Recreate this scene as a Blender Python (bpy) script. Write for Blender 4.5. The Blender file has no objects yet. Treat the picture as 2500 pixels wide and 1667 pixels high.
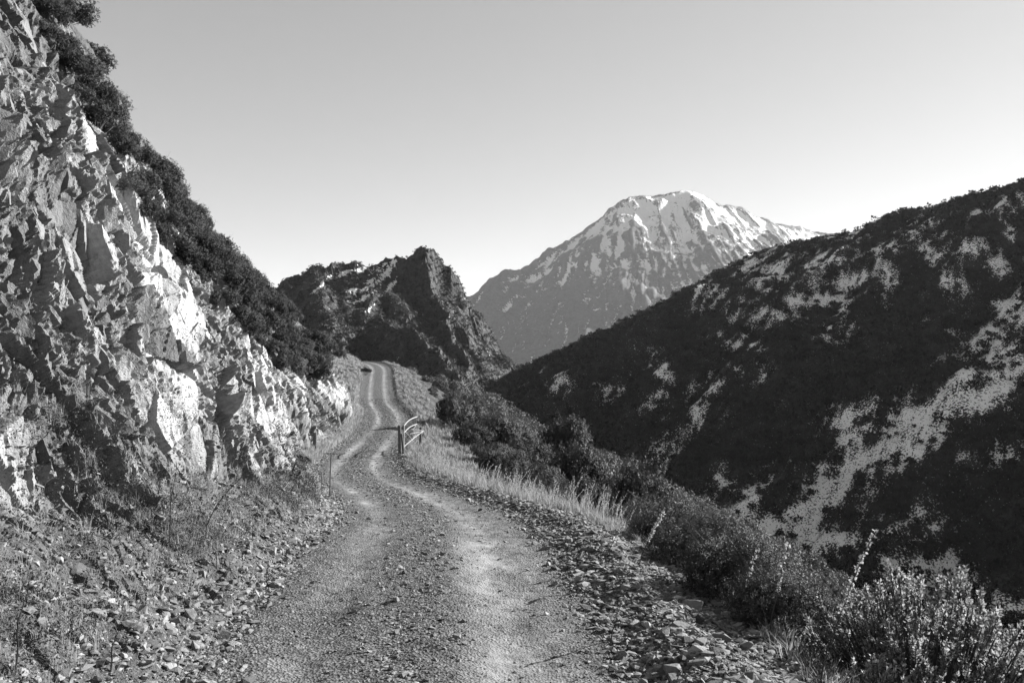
import bpy, math, numpy as np
from mathutils import Vector
R = math.radians
C = bpy.context.scene.collection
sc = bpy.context.scene
rng = np.random.default_rng(7)

# ------------------------------------------------------------------ camera, sky, sun
F = 1962.0                      # focal length in pixels of the 2500 px wide photograph
HU, HV = 1250.0, 900.0          # horizon row 900
cam_d = bpy.data.cameras.new('camera'); cam = bpy.data.objects.new('camera', cam_d); C.objects.link(cam)
cam.location = (0, 0, 0); cam.rotation_euler = (R(90), 0, 0)
cam_d.sensor_width = 36; cam_d.lens = 36*F/2500; cam_d.shift_y = (HV-833.5)/2500
cam_d.clip_start = 0.1; cam_d.clip_end = 20000
sc.camera = cam
SUN_AZ, SUN_EL = 62.0, 24.0     # azimuth to the right of the view direction
w = bpy.data.worlds.new('World'); sc.world = w; w.use_nodes = True
nt = w.node_tree; nt.nodes.clear()
sky = nt.nodes.new('ShaderNodeTexSky'); sky.sky_type = 'NISHITA'; sky.sun_disc = False
sky.sun_elevation = R(SUN_EL); sky.sun_rotation = R(SUN_AZ); sky.altitude = 600
sky.air_density = 1.3; sky.dust_density = .25; sky.ozone_density = 1.0
sep = nt.nodes.new('ShaderNodeSeparateColor'); comb = nt.nodes.new('ShaderNodeMath'); comb.operation = 'MULTIPLY_ADD'
comb.inputs[1].default_value = 0.72
mg = nt.nodes.new('ShaderNodeMath'); mg.operation = 'MULTIPLY'; mg.inputs[1].default_value = 0.28
bg = nt.nodes.new('ShaderNodeBackground'); bg.inputs['Strength'].default_value = 0.13
wo = nt.nodes.new('ShaderNodeOutputWorld')
nt.links.new(sky.outputs[0], sep.inputs[0]); nt.links.new(sep.outputs[0], comb.inputs[0])
nt.links.new(sep.outputs[1], mg.inputs[0]); nt.links.new(mg.outputs[0], comb.inputs[2])
pw = nt.nodes.new('ShaderNodeMath'); pw.operation = 'POWER'; pw.inputs[1].default_value = .78; nt.links.new(comb.outputs[0], pw.inputs[0]); gn = nt.nodes.new('ShaderNodeMath'); gn.operation = 'MULTIPLY'; gn.inputs[1].default_value = .505; nt.links.new(pw.outputs[0], gn.inputs[0]); nt.links.new(gn.outputs[0], bg.inputs['Color']); nt.links.new(bg.outputs[0], wo.inputs['Surface'])
sdir = Vector((math.sin(R(SUN_AZ))*math.cos(R(SUN_EL)), math.cos(R(SUN_AZ))*math.cos(R(SUN_EL)), math.sin(R(SUN_EL))))
sl = bpy.data.lights.new('sun', 'SUN'); so = bpy.data.objects.new('sun', sl); C.objects.link(so)
sl.energy = 5.0; sl.angle = R(0.5); sl.color = (1, 1, 1)
so.rotation_euler = (-sdir).to_track_quat('-Z', 'Y').to_euler()
sc.view_settings.view_transform = 'Standard'; sc.view_settings.look = 'None'
sc.view_settings.exposure = 1.8; sc.view_settings.gamma = 1

# ------------------------------------------------------------------ numeric helpers
def P(u, v, d): return np.array([(u-HU)/F*d, d, -(v-HV)/F*d])
def sm(e0, e1, x):
    t = np.clip((x-e0)/(e1-e0), 0, 1); return t*t*(3-2*t)
def hash2(i, j, seed):
    h = (i.astype(np.int64)*374761393 + j.astype(np.int64)*668265263 + seed*1442695041) & 0xffffffff
    h = ((h ^ (h >> 13))*1274126177) & 0xffffffff
    h = ((h ^ (h >> 16))*2246822519) & 0xffffffff
    return ((h ^ (h >> 15)) & 0xffffff)/16777216.0
def noise(x, y, seed=0):
    xi = np.floor(x); yi = np.floor(y); fx = x-xi; fy = y-yi
    ux = fx*fx*fx*(fx*(fx*6-15)+10); uy = fy*fy*fy*(fy*(fy*6-15)+10)
    def g(a, b):
        an = hash2(xi+a, yi+b, seed)*2*np.pi
        return np.cos(an)*(fx-a)+np.sin(an)*(fy-b)
    n0 = g(0, 0)*(1-ux)+g(1, 0)*ux; n1 = g(0, 1)*(1-ux)+g(1, 1)*ux
    return (n0*(1-uy)+n1*uy)*1.5
def fbm(x, y, seed=0, o=4, gain=.5):
    s = 0; a = 1
    for k in range(o):
        s = s+a*noise(x, y, seed+k*17); x = x*2.03; y = y*2.03; a *= gain
    return s
def ridged(x, y, seed=0, o=4, gain=.5):
    s = 0; a = 1
    for k in range(o):
        s = s+a*(1-2*np.abs(noise(x, y, seed+k*17))); x = x*2.03; y = y*2.03; a *= gain
    return s
def voro(x, y, seed=0):
    """nearest jittered cell: distance f1, f2, offset from its centre, three random numbers"""
    xi = np.floor(x); yi = np.floor(y)
    f1 = np.full(x.shape, 9.); f2 = np.full(x.shape, 9.)
    bx = np.zeros(x.shape); by = np.zeros(x.shape); ci = np.zeros(x.shape); cj = np.zeros(x.shape)
    for a in (-1, 0, 1):
        for b in (-1, 0, 1):
            i = xi+a; j = yi+b
            dx = x-(i+hash2(i, j, seed)); dy = y-(j+hash2(i, j, seed+5))
            d = np.sqrt(dx*dx+dy*dy); m = d < f1
            f2 = np.where(m, f1, np.minimum(f2, d)); f1 = np.where(m, d, f1)
            bx = np.where(m, dx, bx); by = np.where(m, dy, by); ci = np.where(m, i, ci); cj = np.where(m, j, cj)
    return f1, f2, bx, by, hash2(ci, cj, seed+11), hash2(ci, cj, seed+23), hash2(ci, cj, seed+37)
def hermite(X, Y, x):
    X = np.asarray(X, float); Y = np.asarray(Y, float); s = np.diff(Y)/np.diff(X)
    m = np.empty_like(Y); m[0] = s[0]; m[-1] = s[-1]
    m[1:-1] = np.where(s[:-1]*s[1:] > 0, 2*s[:-1]*s[1:]/(s[:-1]+s[1:]+1e-12), 0)
    x = np.asarray(x, float); i = np.clip(np.searchsorted(X, x)-1, 0, len(X)-2); h = X[i+1]-X[i]; t = (x-X[i])/h
    tc = np.clip(t, 0, 1)
    return Y[i]*(2*tc**3-3*tc**2+1)+m[i]*h*(tc**3-2*tc**2+tc)+Y[i+1]*(-2*tc**3+3*tc**2)+m[i+1]*h*(tc**3-tc**2)

# ------------------------------------------------------------------ object helpers
def mk(name, verts, faces, mat, parent=None, attrs=None, smooth=False, link=True):
    """one mesh object from numpy arrays; faces is (n,3) or (n,4)"""
    verts = np.ascontiguousarray(verts, np.float32); faces = np.ascontiguousarray(faces, np.int32)
    me = bpy.data.meshes.new(name); n, k = faces.shape
    me.vertices.add(len(verts)); me.vertices.foreach_set('co', verts.ravel())
    me.loops.add(n*k); me.loops.foreach_set('vertex_index', faces.ravel())
    me.polygons.add(n); me.polygons.foreach_set('loop_start', np.arange(0, n*k, k, dtype=np.int32))
    try: me.polygons.foreach_set('loop_total', np.full(n, k, np.int32))
    except Exception: pass
    me.polygons.foreach_set('use_smooth', np.full(n, smooth, bool))
    for a, val in (attrs or {}).items():
        at = me.attributes.new(a, 'FLOAT', 'POINT'); at.data.foreach_set('value', np.ascontiguousarray(val, np.float32).ravel())
    me.update(calc_edges=True); me.materials.append(mat)
    o = bpy.data.objects.new(name, me)
    if link: C.objects.link(o)
    if parent: o.parent = parent
    return o
def tag(o, label=None, cat=None, group=None, kind=None):
    if label: o['label'] = label
    if cat: o['category'] = cat
    if group: o['group'] = group
    if kind: o['kind'] = kind
    return o
def empty(name, loc):
    o = bpy.data.objects.new(name, None); C.objects.link(o); o.location = loc; o.empty_display_size = .2; return o
def copy_tree(o, parent=None):
    c = o.copy(); C.objects.link(c); c.parent = parent
    for ch in kids.get(o.name, []): copy_tree(ch, c)
    return c
kids = {}
def grid_faces(nr, nc):
    i = np.arange(nr*nc, dtype=np.int32).reshape(nr, nc)
    return np.stack([i[:-1, :-1], i[:-1, 1:], i[1:, 1:], i[1:, :-1]], -1).reshape(-1, 4)

# ------------------------------------------------------------------ materials (black-and-white photograph: all tones are neutral)
class M:
    def __init__(s, name, rough=.85, spec=.25):
        s.m = bpy.data.materials.new(name); s.m.use_nodes = True; s.t = s.m.node_tree
        s.b = s.t.nodes['Principled BSDF']; s.b.inputs['Roughness'].default_value = rough
        s.b.inputs['Specular IOR Level'].default_value = spec
        s.geo = None
    def n(s, typ, **kw):
        x = s.t.nodes.new('ShaderNode'+typ)
        for k, v in kw.items(): setattr(x, k, v)
        return x
    def l(s, a, b): s.t.links.new(a, b)
    def val(s, sock, v):
        if isinstance(v, (int, float)): sock.default_value = v
        else: s.l(v, sock)
    def math(s, op, a, b=0, c=None):
        x = s.n('Math', operation=op); s.val(x.inputs[0], a); s.val(x.inputs[1], b)
        if c is not None: s.val(x.inputs[2], c)
        return x.outputs[0]
    def pos(s):
        if not s.geo: s.geo = s.n('NewGeometry')
        return s.geo.outputs['Position']
    def attr(s, name): return s.n('Attribute', attribute_name=name).outputs['Fac']
    def noise(s, scale, detail=4, rough=.6, vec=None):
        x = s.n('TexNoise'); x.inputs['Scale'].default_value = scale; x.inputs['Detail'].default_value = detail
        x.inputs['Roughness'].default_value = rough; s.l(vec or s.pos(), x.inputs['Vector']); return x.outputs['Fac']
    def voro(s, scale, out='Distance', feat='F1'):
        x = s.n('TexVoronoi', feature=feat); x.inputs['Scale'].default_value = scale; s.l(s.pos(), x.inputs['Vector']); return x.outputs[out]
    def rng(s, v, a, b, c, d):
        x = s.n('MapRange'); s.val(x.inputs[0], v)
        for k, q in zip((1, 2, 3, 4), (a, b, c, d)): s.val(x.inputs[k], q)
        return x.outputs[0]
    def mix(s, f, a, b):
        x = s.n('Mix', data_type='FLOAT'); s.val(x.inputs[0], f); s.val(x.inputs[2], a); s.val(x.inputs[3], b); return x.outputs[0]
    def col(s, v):
        x = s.n('CombineColor')
        for k in range(3): s.val(x.inputs[k], v)
        s.l(x.outputs[0], s.b.inputs['Base Color'])
    def bump(s, h, dist, strength=1, prev=None):
        x = s.n('Bump'); x.inputs['Distance'].default_value = dist; x.inputs['Strength'].default_value = strength
        s.l(h, x.inputs['Height'])
        if prev: s.l(prev, x.inputs['Normal'])
        s.l(x.outputs[0], s.b.inputs['Normal']); return x.outputs[0]

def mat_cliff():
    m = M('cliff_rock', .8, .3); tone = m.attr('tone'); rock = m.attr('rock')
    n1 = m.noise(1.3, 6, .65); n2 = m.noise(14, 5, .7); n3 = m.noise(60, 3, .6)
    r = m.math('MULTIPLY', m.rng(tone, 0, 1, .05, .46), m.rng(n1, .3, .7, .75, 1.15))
    r = m.math('MULTIPLY', r, m.rng(n2, .3, .7, .72, 1.22))
    lich = m.rng(m.noise(3.2, 7, .75), .56, .66, 0, 1)
    r = m.mix(m.math('MULTIPLY', lich, .6), r, .06)
    so = m.math('MULTIPLY', m.rng(n3, .3, .7, .02, .10), m.rng(n1, .3, .7, .8, 1.2))
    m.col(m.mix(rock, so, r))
    h = m.math('ADD', m.math('MULTIPLY', n2, .6), m.math('MULTIPLY', n3, .25))
    m.bump(h, .06, .9); return m.m
def mat_road():
    m = M('gravel_road', .95, .1); tr = m.attr('track')
    n1 = m.noise(1.1, 4); n2 = m.noise(38, 4, .75); v1 = m.voro(48); vc = m.n('TexVoronoi'); vc.inputs['Scale'].default_value = 48
    m.l(m.pos(), vc.inputs['Vector']); sepc = m.n('SeparateColor'); m.l(vc.outputs['Color'], sepc.inputs[0])
    n4 = m.noise(4.5, 6, .75); g = m.math('MULTIPLY', m.math('MULTIPLY', m.rng(sepc.outputs[0], 0, 1, .04, .155), m.rng(n2, .3, .7, .75, 1.2)), m.rng(n4, .35, .65, .6, 1.35))
    d = m.math('MULTIPLY', m.rng(n2, .3, .7, .16, .26), m.math('MULTIPLY', m.rng(n1, .3, .7, .9, 1.1), m.rng(n4, .35, .65, .8, 1.15)))
    m.col(m.mix(tr, g, d))
    h = m.math('ADD', m.math('MULTIPLY', v1, m.mix(tr, 1.0, .22)), m.math('MULTIPLY', n2, m.mix(tr, 1.0, .45)))
    m.bump(h, .03, .9); return m.m
def mat_slope():
    m = M('hillside_soil', .95, .1); n1 = m.noise(.9, 5); n2 = m.noise(22, 5, .75)
    m.col(m.math('MULTIPLY', m.rng(n2, .3, .7, .025, .105), m.rng(n1, .35, .65, .7, 1.3)))
    m.bump(n2, .09, 1); return m.m
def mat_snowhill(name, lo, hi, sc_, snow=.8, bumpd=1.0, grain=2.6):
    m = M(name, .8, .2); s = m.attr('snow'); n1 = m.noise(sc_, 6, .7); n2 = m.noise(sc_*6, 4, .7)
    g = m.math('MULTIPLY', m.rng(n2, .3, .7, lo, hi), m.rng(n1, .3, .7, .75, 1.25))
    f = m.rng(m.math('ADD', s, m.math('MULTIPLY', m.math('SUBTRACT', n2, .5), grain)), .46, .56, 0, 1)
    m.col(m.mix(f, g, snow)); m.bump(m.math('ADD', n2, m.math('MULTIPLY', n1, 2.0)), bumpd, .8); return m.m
def mat_leaf(name, lo, hi, rough=.5, spec=.4, trans=0):
    m = M(name, rough, spec); t = m.attr('tone')
    oi = m.n('ObjectInfo').outputs['Random']
    m.col(m.math('MULTIPLY', m.rng(t, 0, 1, lo, hi), m.rng(oi, 0, 1, .75, 1.25)))
    if trans:
        tb = m.n('BsdfTranslucent'); mx_ = m.n('MixShader'); mx_.inputs[0].default_value = trans
        m.l(m.b.inputs['Base Color'].links[0].from_socket, tb.inputs['Color']); m.l(m.b.outputs[0], mx_.inputs[1]); m.l(tb.outputs[0], mx_.inputs[2])
        m.l(mx_.outputs[0], m.t.nodes['Material Output'].inputs['Surface'])
    return m.m
def mat_plain(name, lo, hi, scale=20, rough=.8, spec=.25, bump=.004, metal=0):
    m = M(name, rough, spec); n = m.noise(scale, 5, .65); m.col(m.rng(n, .3, .7, lo, hi)); m.bump(n, bump, .8)
    m.b.inputs['Metallic'].default_value = metal; return m.m
def mat_stone():
    m = M('stone', .85, .25); t = m.attr('tone'); n = m.noise(30, 5, .65)
    m.col(m.math('MULTIPLY', m.rng(t, 0, 1, .03, .27), m.rng(n, .3, .7, .8, 1.2))); m.bump(n, .01, .7); return m.m
MAT = dict(cliff=mat_cliff(), road=mat_road(), slope=mat_slope(),
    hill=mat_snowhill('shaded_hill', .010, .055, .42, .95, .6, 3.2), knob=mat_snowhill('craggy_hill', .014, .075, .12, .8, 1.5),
    peak=mat_snowhill('snow_mountain', .045, .11, .022, .72, 6, 1.5),
    leaf=mat_leaf('shrub_leaf', .007, .105, .65, .25, .18), leafdark=mat_leaf('dark_shrub_leaf', .006, .06, .65, .25, .12), gloss=mat_leaf('glossy_leaf', .08, .48, .5, .4, .5),
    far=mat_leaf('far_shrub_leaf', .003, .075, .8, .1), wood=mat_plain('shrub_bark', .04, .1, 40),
    grass=mat_leaf('dry_grass', .07, .46, .7, .2, .4), post=mat_plain('weathered_timber', .05, .14, 30, .9), metal=mat_plain('pale_painted_steel', .18, .30, 50, .6, .4),
    dark=mat_plain('dark_steel', .03, .07, 60, .6, .4), stone=mat_stone())

# ------------------------------------------------------------------ the road hillside: one swept sheet, cut into cliff, road and slope
ry = [-10, 0, 6, 8.7, 13.2, 20, 28, 33, 38, 45, 52, 62, 78, 87, 100, 110, 118, 123, 127, 132, 140, 160]
rx = [-.35, -.5, -.75, -.95, -1.35, -3.0, -5.3, -6.4, -7.07, -7.7, -8.27, -9.45, -12.9, -14.5, -16.6, -18.3, -20.6, -23.2, -27, -36, -58, -110]
rz = [-1.95, -2.0, -2.08, -2.13, -2.5, -3.1, -3.75, -3.98, -4.1, -4.15, -4.1, -3.85, -3.1, -2.2, -.95, 0, .7, 1.0, 1.15, 1.2, 1.2, 1.2]
yy = np.concatenate([np.arange(-8, 3, .12), np.exp(np.arange(np.log(3), np.log(150), .0023))])
NR = len(yy)
xc = hermite(ry, rx, yy); zc = hermite(ry, rz, yy)
ta = lambda ys, vs: hermite(ys, vs, yy)
talw = ta([-8, 3, 8, 14, 24, 36, 50, 60, 80, 100, 125, 150], [1.9, 1.8, 1.4, 1.0, .7, .5, .6, 1.4, 3.0, 3.6, 3.8, 3.8])
t0 = ta([-8, 3, 8, 14, 24, 38, 60, 90, 125, 150], [1.6, 1.45, 1.6, 1.75, 1.8, 1.85, 2.1, 2.0, 2.0, 2.0])
cy = [-8, 3, 10, 18, 24, 30, 38, 48, 60, 72, 85, 100, 112, 120, 130, 150]
cpx = [None, None, None, (120, -50), (170, 110), (262, 290), (385, 440), (480, 570), (585, 665), (670, 730), (745, 800), (805, 850), (840, 872), (858, 884)]
cxx = [-7.6, -8, -8.6]; czz = [8.2, 8.2, 8.4]
for yv, p in zip(cy[3:14], cpx[3:]):
    q = P(p[0], p[1], yv); cxx.append(q[0]); czz.append(q[2])
cxx += [-40, -118]; czz += [2.2, 3]
crx = hermite(cy, cxx, yy); crz = hermite(cy, czz, yy)
tcrest = xc-crx; hcrest = crz-zc
T0 = t0; H0 = np.zeros(NR)+.05
T1 = t0+talw; H1 = .62*talw
T1 = np.minimum(T1, T0+(tcrest-T0)*.7); H1 = np.minimum(H1, hcrest*.7)
T2 = T1+(tcrest-T1)*.47; H2 = H1+(hcrest-H1)*.49
def seg(a, b, n, end=False): return [(a, b, k/n) for k in range(n+(1 if end else 0))]
cols = []
colT = []; colH = []
def addseg(Ta, Ha, Tb, Hb, n, end=False):
    for k in range(n+(1 if end else 0)):
        f = k/n; colT.append(Ta*(1-f)+Tb*f); colH.append(Ha*(1-f)+Hb*f)
# right slope, from far down the valley side up to the berm (negative t)
sr = np.concatenate([-np.exp(np.linspace(np.log(95), np.log(2.6), 260)), ])
def right_h(s):
    shoulder = ta([-8, 14, 30, 40, 60, 110, 150], [0, 0, .6, 2.2, 1.6, .8, 0])
    e = 2.45
    b = .13*np.exp(-((s-2.05)/.32)**2)
    d = np.maximum(0, s-e); g = ta([-8, 12, 30, 50, 110, 150], [.68, .66, .60, .54, .5, .5])*d*sm(0, 1.2, d)
    g = np.where(d < 0, 0, g)-.30*np.minimum(d, shoulder*1.5)
    return b-g-.00055*np.maximum(0, s-40)**2
for s in -sr: colT.append(np.full(NR, -s)); colH.append(right_h(np.full(NR, s)))
nS = len(colT)
half = 2.6; NRD = 190
for k in range(NRD):
    f = (k+1)/NRD; t = -half*(1-f)+T0*f
    s = -t
    rut = -.05*np.exp(-((t-.78)/.28)**2)-.05*np.exp(-((t+.78)/.28)**2)
    colT.append(t); colH.append(right_h(np.maximum(s, 0))+rut+.05*sm(1.4, 2, t))
nRd = len(colT)
addseg(T0+.01, H0, T1, H1, 170); addseg(T1, H1, T2, H2, 270); addseg(T2, H2, tcrest, hcrest, 200)
nCrest = len(colT)
addseg(tcrest, hcrest, tcrest+12, hcrest-2.0, 24, True)
Tt = np.array(colT).T; Hh = np.array(colH).T          # rows x columns
NC = Tt.shape[1]
# round the kinks of the profile
k = np.array([1, 2, 3, 4, 5, 4, 3, 2, 1.]); k /= k.sum()
for rep in range(3):
    seg_ = slice(nRd+4, nCrest+10)
    for A in (Tt, Hh):
        pad = A[:, nRd:nCrest+14]; acc = sum(k[q]*pad[:, q:pad.shape[1]-8+q] for q in range(9)); A[:, nRd+4:nCrest+10] = acc
X = xc[:, None]-Tt; Y = np.repeat(yy[:, None], NC, 1); Z = zc[:, None]+Hh
BX, BY, BZ = X.copy(), Y.copy(), Z.copy()
arc = np.concatenate([np.zeros((NR, 1)), np.cumsum(np.hypot(np.diff(X, axis=1), np.diff(Z, axis=1)), axis=1)], 1)
arc = arc-arc[:, nRd:nRd+1]
wy = 1.0
dxs = np.gradient(X, axis=1); dzs = np.gradient(Z, axis=1)
ln = np.hypot(dxs, dzs)+1e-9
NX = np.where(dzs > 0, dzs/ln, -dzs/ln*-1); NX = dzs/ln; NZ = -dxs/ln         # profile normal
jj = np.arange(NC)[None, :]
left = jj >= nRd
tl = Tt-T0[:, None]
# rock coverage: cliff faces, less on talus and on the bushy upper slope
pu = HU+F*X/np.maximum(Y, .5); pv = HV-F*Z/np.maximum(Y, .5)
talf = np.clip(tl/(talw[:, None]+1e-6), 0, 3)
rock = sm(.55, 1.25, talf+.35*fbm(Y*.5, arc*.5, 3, 3))
rock = rock*left
grassy = sm(58, 74, Y)
rock = rock*(1-grassy)
rock = rock*(1-sm(nCrest-75, nCrest-40, jj+10*fbm(Y*.8, arc*.3, 61, 2)))
# joint blocks: facets on four scales, long axis down the fall line
wx = Y+.30*fbm(Y*.5, arc*.5, 31, 1); wa = arc+.30*fbm(Y*.5+9, arc*.5, 41, 1)
lean = wx+.32*wa
def facets(sx, sa, seed, tilt, amp, by0=0.0, dep=0.0):
    f1, f2, bx, by, r1, r2, r3 = voro(lean/sx, wa/sa, seed)
    crack = sm(0.0, .075, f2-f1)
    return (r1-.55)*amp+(tilt*(r2-.5)+by0)*bx*sx+tilt*(r3-.5)*by*sa*.45-(amp*.3+dep)*(1-crack)*(r3 > .25), r1, r2
cs = slice(nRd, NC)
D = np.zeros_like(X); tone = np.full_like(X, .4)
def sub(A): return A[:, cs]
lean_f, wa_f = lean, wa
lean, wa = sub(lean_f), sub(wa_f)
d0, a0, _ = facets(1.9, 4.6, 101, .5, .20, .12)
d0 = d0+.45*fbm(lean*.3, wa*.22, 102, 2)
d1, a1, b1 = facets(.62, 2.0, 111, .95, .20, .26, .17)
lean = lean-.5*wa
d2, a2, b2 = facets(.26, .75, 121, 1.25, .11, .08, .08)
d3, a3, b3 = facets(.13, .30, 131, 1.3, .05, .0, .025)
d4, a4, b4 = facets(.07, .13, 141, 1.6, .025)
slab = sm(-.12, .12, fbm(lean*.5, wa*.25, 77, 3))          # where broad clean slabs show, small rubble is suppressed
yS = sub(Y)
rk = sub(rock)
Dc = rk*(d0*.75+d1+d2*(1.05-.5*slab)+d3*(1.15-.8*slab)+d4*(1.0-.9*slab)*(yS < 32))
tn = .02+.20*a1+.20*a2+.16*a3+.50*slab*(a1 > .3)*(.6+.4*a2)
# rubble on the talus
tr = (1-rk)*(yS < 60)
Dc = Dc+tr*sm(0, .25, sub(tl))*(.12*fbm(yS*1.1, sub(arc)*1.1, 5, 4)+.35*np.maximum(d2-.02, 0)+.5*np.maximum(d3, 0))
Dc = Dc+(yS >= 60)*sm(0, .6, sub(tl))*.5*fbm(yS*.3, sub(arc)*.3, 6, 4)
# big noses and recesses along the cut
nose = 1.0*np.exp(-((yS-37)/3.2)**2)-.9*np.exp(-((yS-43.5)/3)**2)+1.2*np.exp(-((yS-53)/4.5)**2)-.6*np.exp(-((yS-27)/4)**2)
Dc = Dc+nose*sm(.1, 1.6, sub(tl))*(1-sm(6, 11, sub(arc)))
Dc = Dc*(1-.75*sm(.60, 1.0, (np.arange(NC-nRd)/(nCrest-nRd))[None, :]));
D[:, cs] = Dc; tn = tn*(1-.6*sm(5.5, 9, sub(arc)))*(1-.35*(1-sm(6, 10, yS)))*(.55+.45*sm(.8, 1.8, sub(tl)));  # shadow on the upper face painted into tone; near end and foot also darker
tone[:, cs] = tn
# right of the road: lumpy slope, gravel berm
ss = slice(0, nRd); s_ = -Tt[:, ss]
bm = sm(1.2, 1.7, s_)
D[:, ss] = bm*(.035*fbm(X[:, ss]*1.2, Y[:, ss]*1.2, 8, 4))+sm(2.6, 5, s_)*.35*fbm(X[:, ss]*.35, Y[:, ss]*.35, 9, 4)+.012*fbm(X[:, ss]*5, Y[:, ss]*5, 12, 3)
fade = np.clip((jj-nRd)/10., 0, 1)*left+(~left)
D = D*np.where(left, fade, 1)
X = X+D*NX; Z = Z+D*NZ
lean, wa = lean_f, wa_f
tcen = Tt+.05*fbm(Y*.25, Tt*.8, 51, 2)
track = np.maximum(np.exp(-((tcen-.78)/.30)**4), np.exp(-((tcen+.78)/.30)**4))*(.75+.5*fbm(X*.8, Y*.35, 55, 3))
nearw = 1-sm(14, 24, Y)
tr_r = np.exp(-(np.abs(tcen+.78)/(.30+.14*nearw))**3)*(.85+.35*fbm(X*.8, Y*.35, 55, 3))
tr_l = np.exp(-(np.abs(tcen-.78)/(.28+.05*nearw))**3)*(.85-.50*nearw+.45*fbm(X*.8, Y*.35, 56, 3))
brk = 1-.6*np.exp(-((Y-27)/4)**2)-.6*np.exp(-((Y-50)/6)**2)-.35*np.exp(-((Y-15)/2)**2)
track = np.clip(np.maximum(tr_r, tr_l)*brk*(.95+.5*fbm(X*2.2, Y*1.3, 57, 3)), 0, 1)
V = np.stack([X, Y, Z], -1)
def strip(name, c0, c1, mat, attrs, smooth, r0=0, r1=None):
    r1 = r1 or NR
    A = V[r0:r1, c0:c1]
    return mk(name, A.reshape(-1, 3), grid_faces(A.shape[0], A.shape[1]), mat, None, {k: v[r0:r1, c0:c1].ravel() for k, v in attrs.items()}, smooth)
tag(strip('hillside', 0, nS, MAT['slope'], {}, True), kind='structure')
tag(strip('road', nS-1, nRd+1, MAT['road'], {'track': track}, True), kind='structure')
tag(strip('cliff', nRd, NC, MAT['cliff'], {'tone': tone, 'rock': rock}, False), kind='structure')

PU = HU+F*X/np.maximum(Y, .5); PV = HV-F*Z/np.maximum(Y, .5)
ks, kr = 3, 3
gI, gJ = np.meshgrid(np.arange(90, NR, kr), np.arange(0, NC, ks), indexing='ij')
gu, gv, gy = PU[gI, gJ].ravel(), PV[gI, gJ].ravel(), Y[gI, gJ].ravel(); gI = gI.ravel(); gJ = gJ.ravel()
def pick(u, v):
    """grid cell of the hillside seen at a spot of the picture"""
    d = (gu-u)**2+(gv-v)**2; m = d < 64
    if not m.any(): k = int(np.argmin(d))
    else: k = int(np.argmin(np.where(m, gy+np.sqrt(d)*.02, 1e9)))
    return gI[k], gJ[k]
def pt(i, j): return V[i, j]
def ground(x, y):
    i = int(np.clip(np.searchsorted(yy, y), 1, NR-1)); row = X[i]
    j = int(np.argmin(np.abs(row-x))); return V[i, j].copy()

# ------------------------------------------------------------------ the shaded hill across the gorge
G = np.array([.77, .64]); GS, GC = .60, 120.
def plane_pt(u, v):
    k = -(v-HV)/F-GS*(G[0]*(u-HU)/F+G[1]); y = -GC/k; return np.array([(u-HU)/F*y, y, -(v-HV)/F*y])
sk = [(1020, 1010), (1150, 975), (1195, 925), (1240, 905), (1290, 888), (1345, 866), (1400, 842), (1500, 800), (1560, 765), (1640, 722), (1700, 690), (1790, 645), (1850, 618), (1950, 592), (2020, 578), (2065, 572), (2120, 548), (2200, 522), (2280, 505), (2370, 480), (2440, 462), (2500, 440), (2700, 380), (3000, 330), (3600, 330), (4600, 420)]
RP = np.array([plane_pt(*p) for p in sk]); Ra = RP[:, 0]*G[1]-RP[:, 1]*G[0]; Rb = RP[:, 0]*G[0]+RP[:, 1]*G[1]; Rz = RP[:, 2]
o_ = np.argsort(Ra); Ra, Rb, Rz = Ra[o_], Rb[o_], Rz[o_]
def hill_z(a, b):
    rb = np.interp(a, Ra, Rb); rzz = np.interp(a, Ra, Rz)
    und = 9*ridged(a/45+.0, b/120, 200, 2)+2.6*fbm(a/14, b/26, 210, 4)+4*fbm(a/60, b/50, 215, 3)
    fadeb = sm(0, 60, rb-b)
    p1 = -GC+GS*b+(und-4)*(.12+.88*fadeb)
    p2 = rzz-.45*(b-rb)+.9*fbm(a/12, b/12, 220, 3)
    kk = 1.2; mn = np.minimum(p1, p2)
    return mn-kk*np.log(np.exp(-(p1-mn)/kk)+np.exp(-(p2-mn)/kk))+kk*.69, rb
aa = np.arange(-330, 140, .75); bb = np.arange(70, 400, .75)
A_, B_ = np.meshgrid(aa, bb, indexing='ij')
HZ, RB_ = hill_z(A_, B_)
HX = A_*G[1]+B_*G[0]; HY = -A_*G[0]+B_*G[1]
hu = HU+F*HX/np.maximum(HY, 5); hv = HV-F*HZ/np.maximum(HY, 5)
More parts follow.
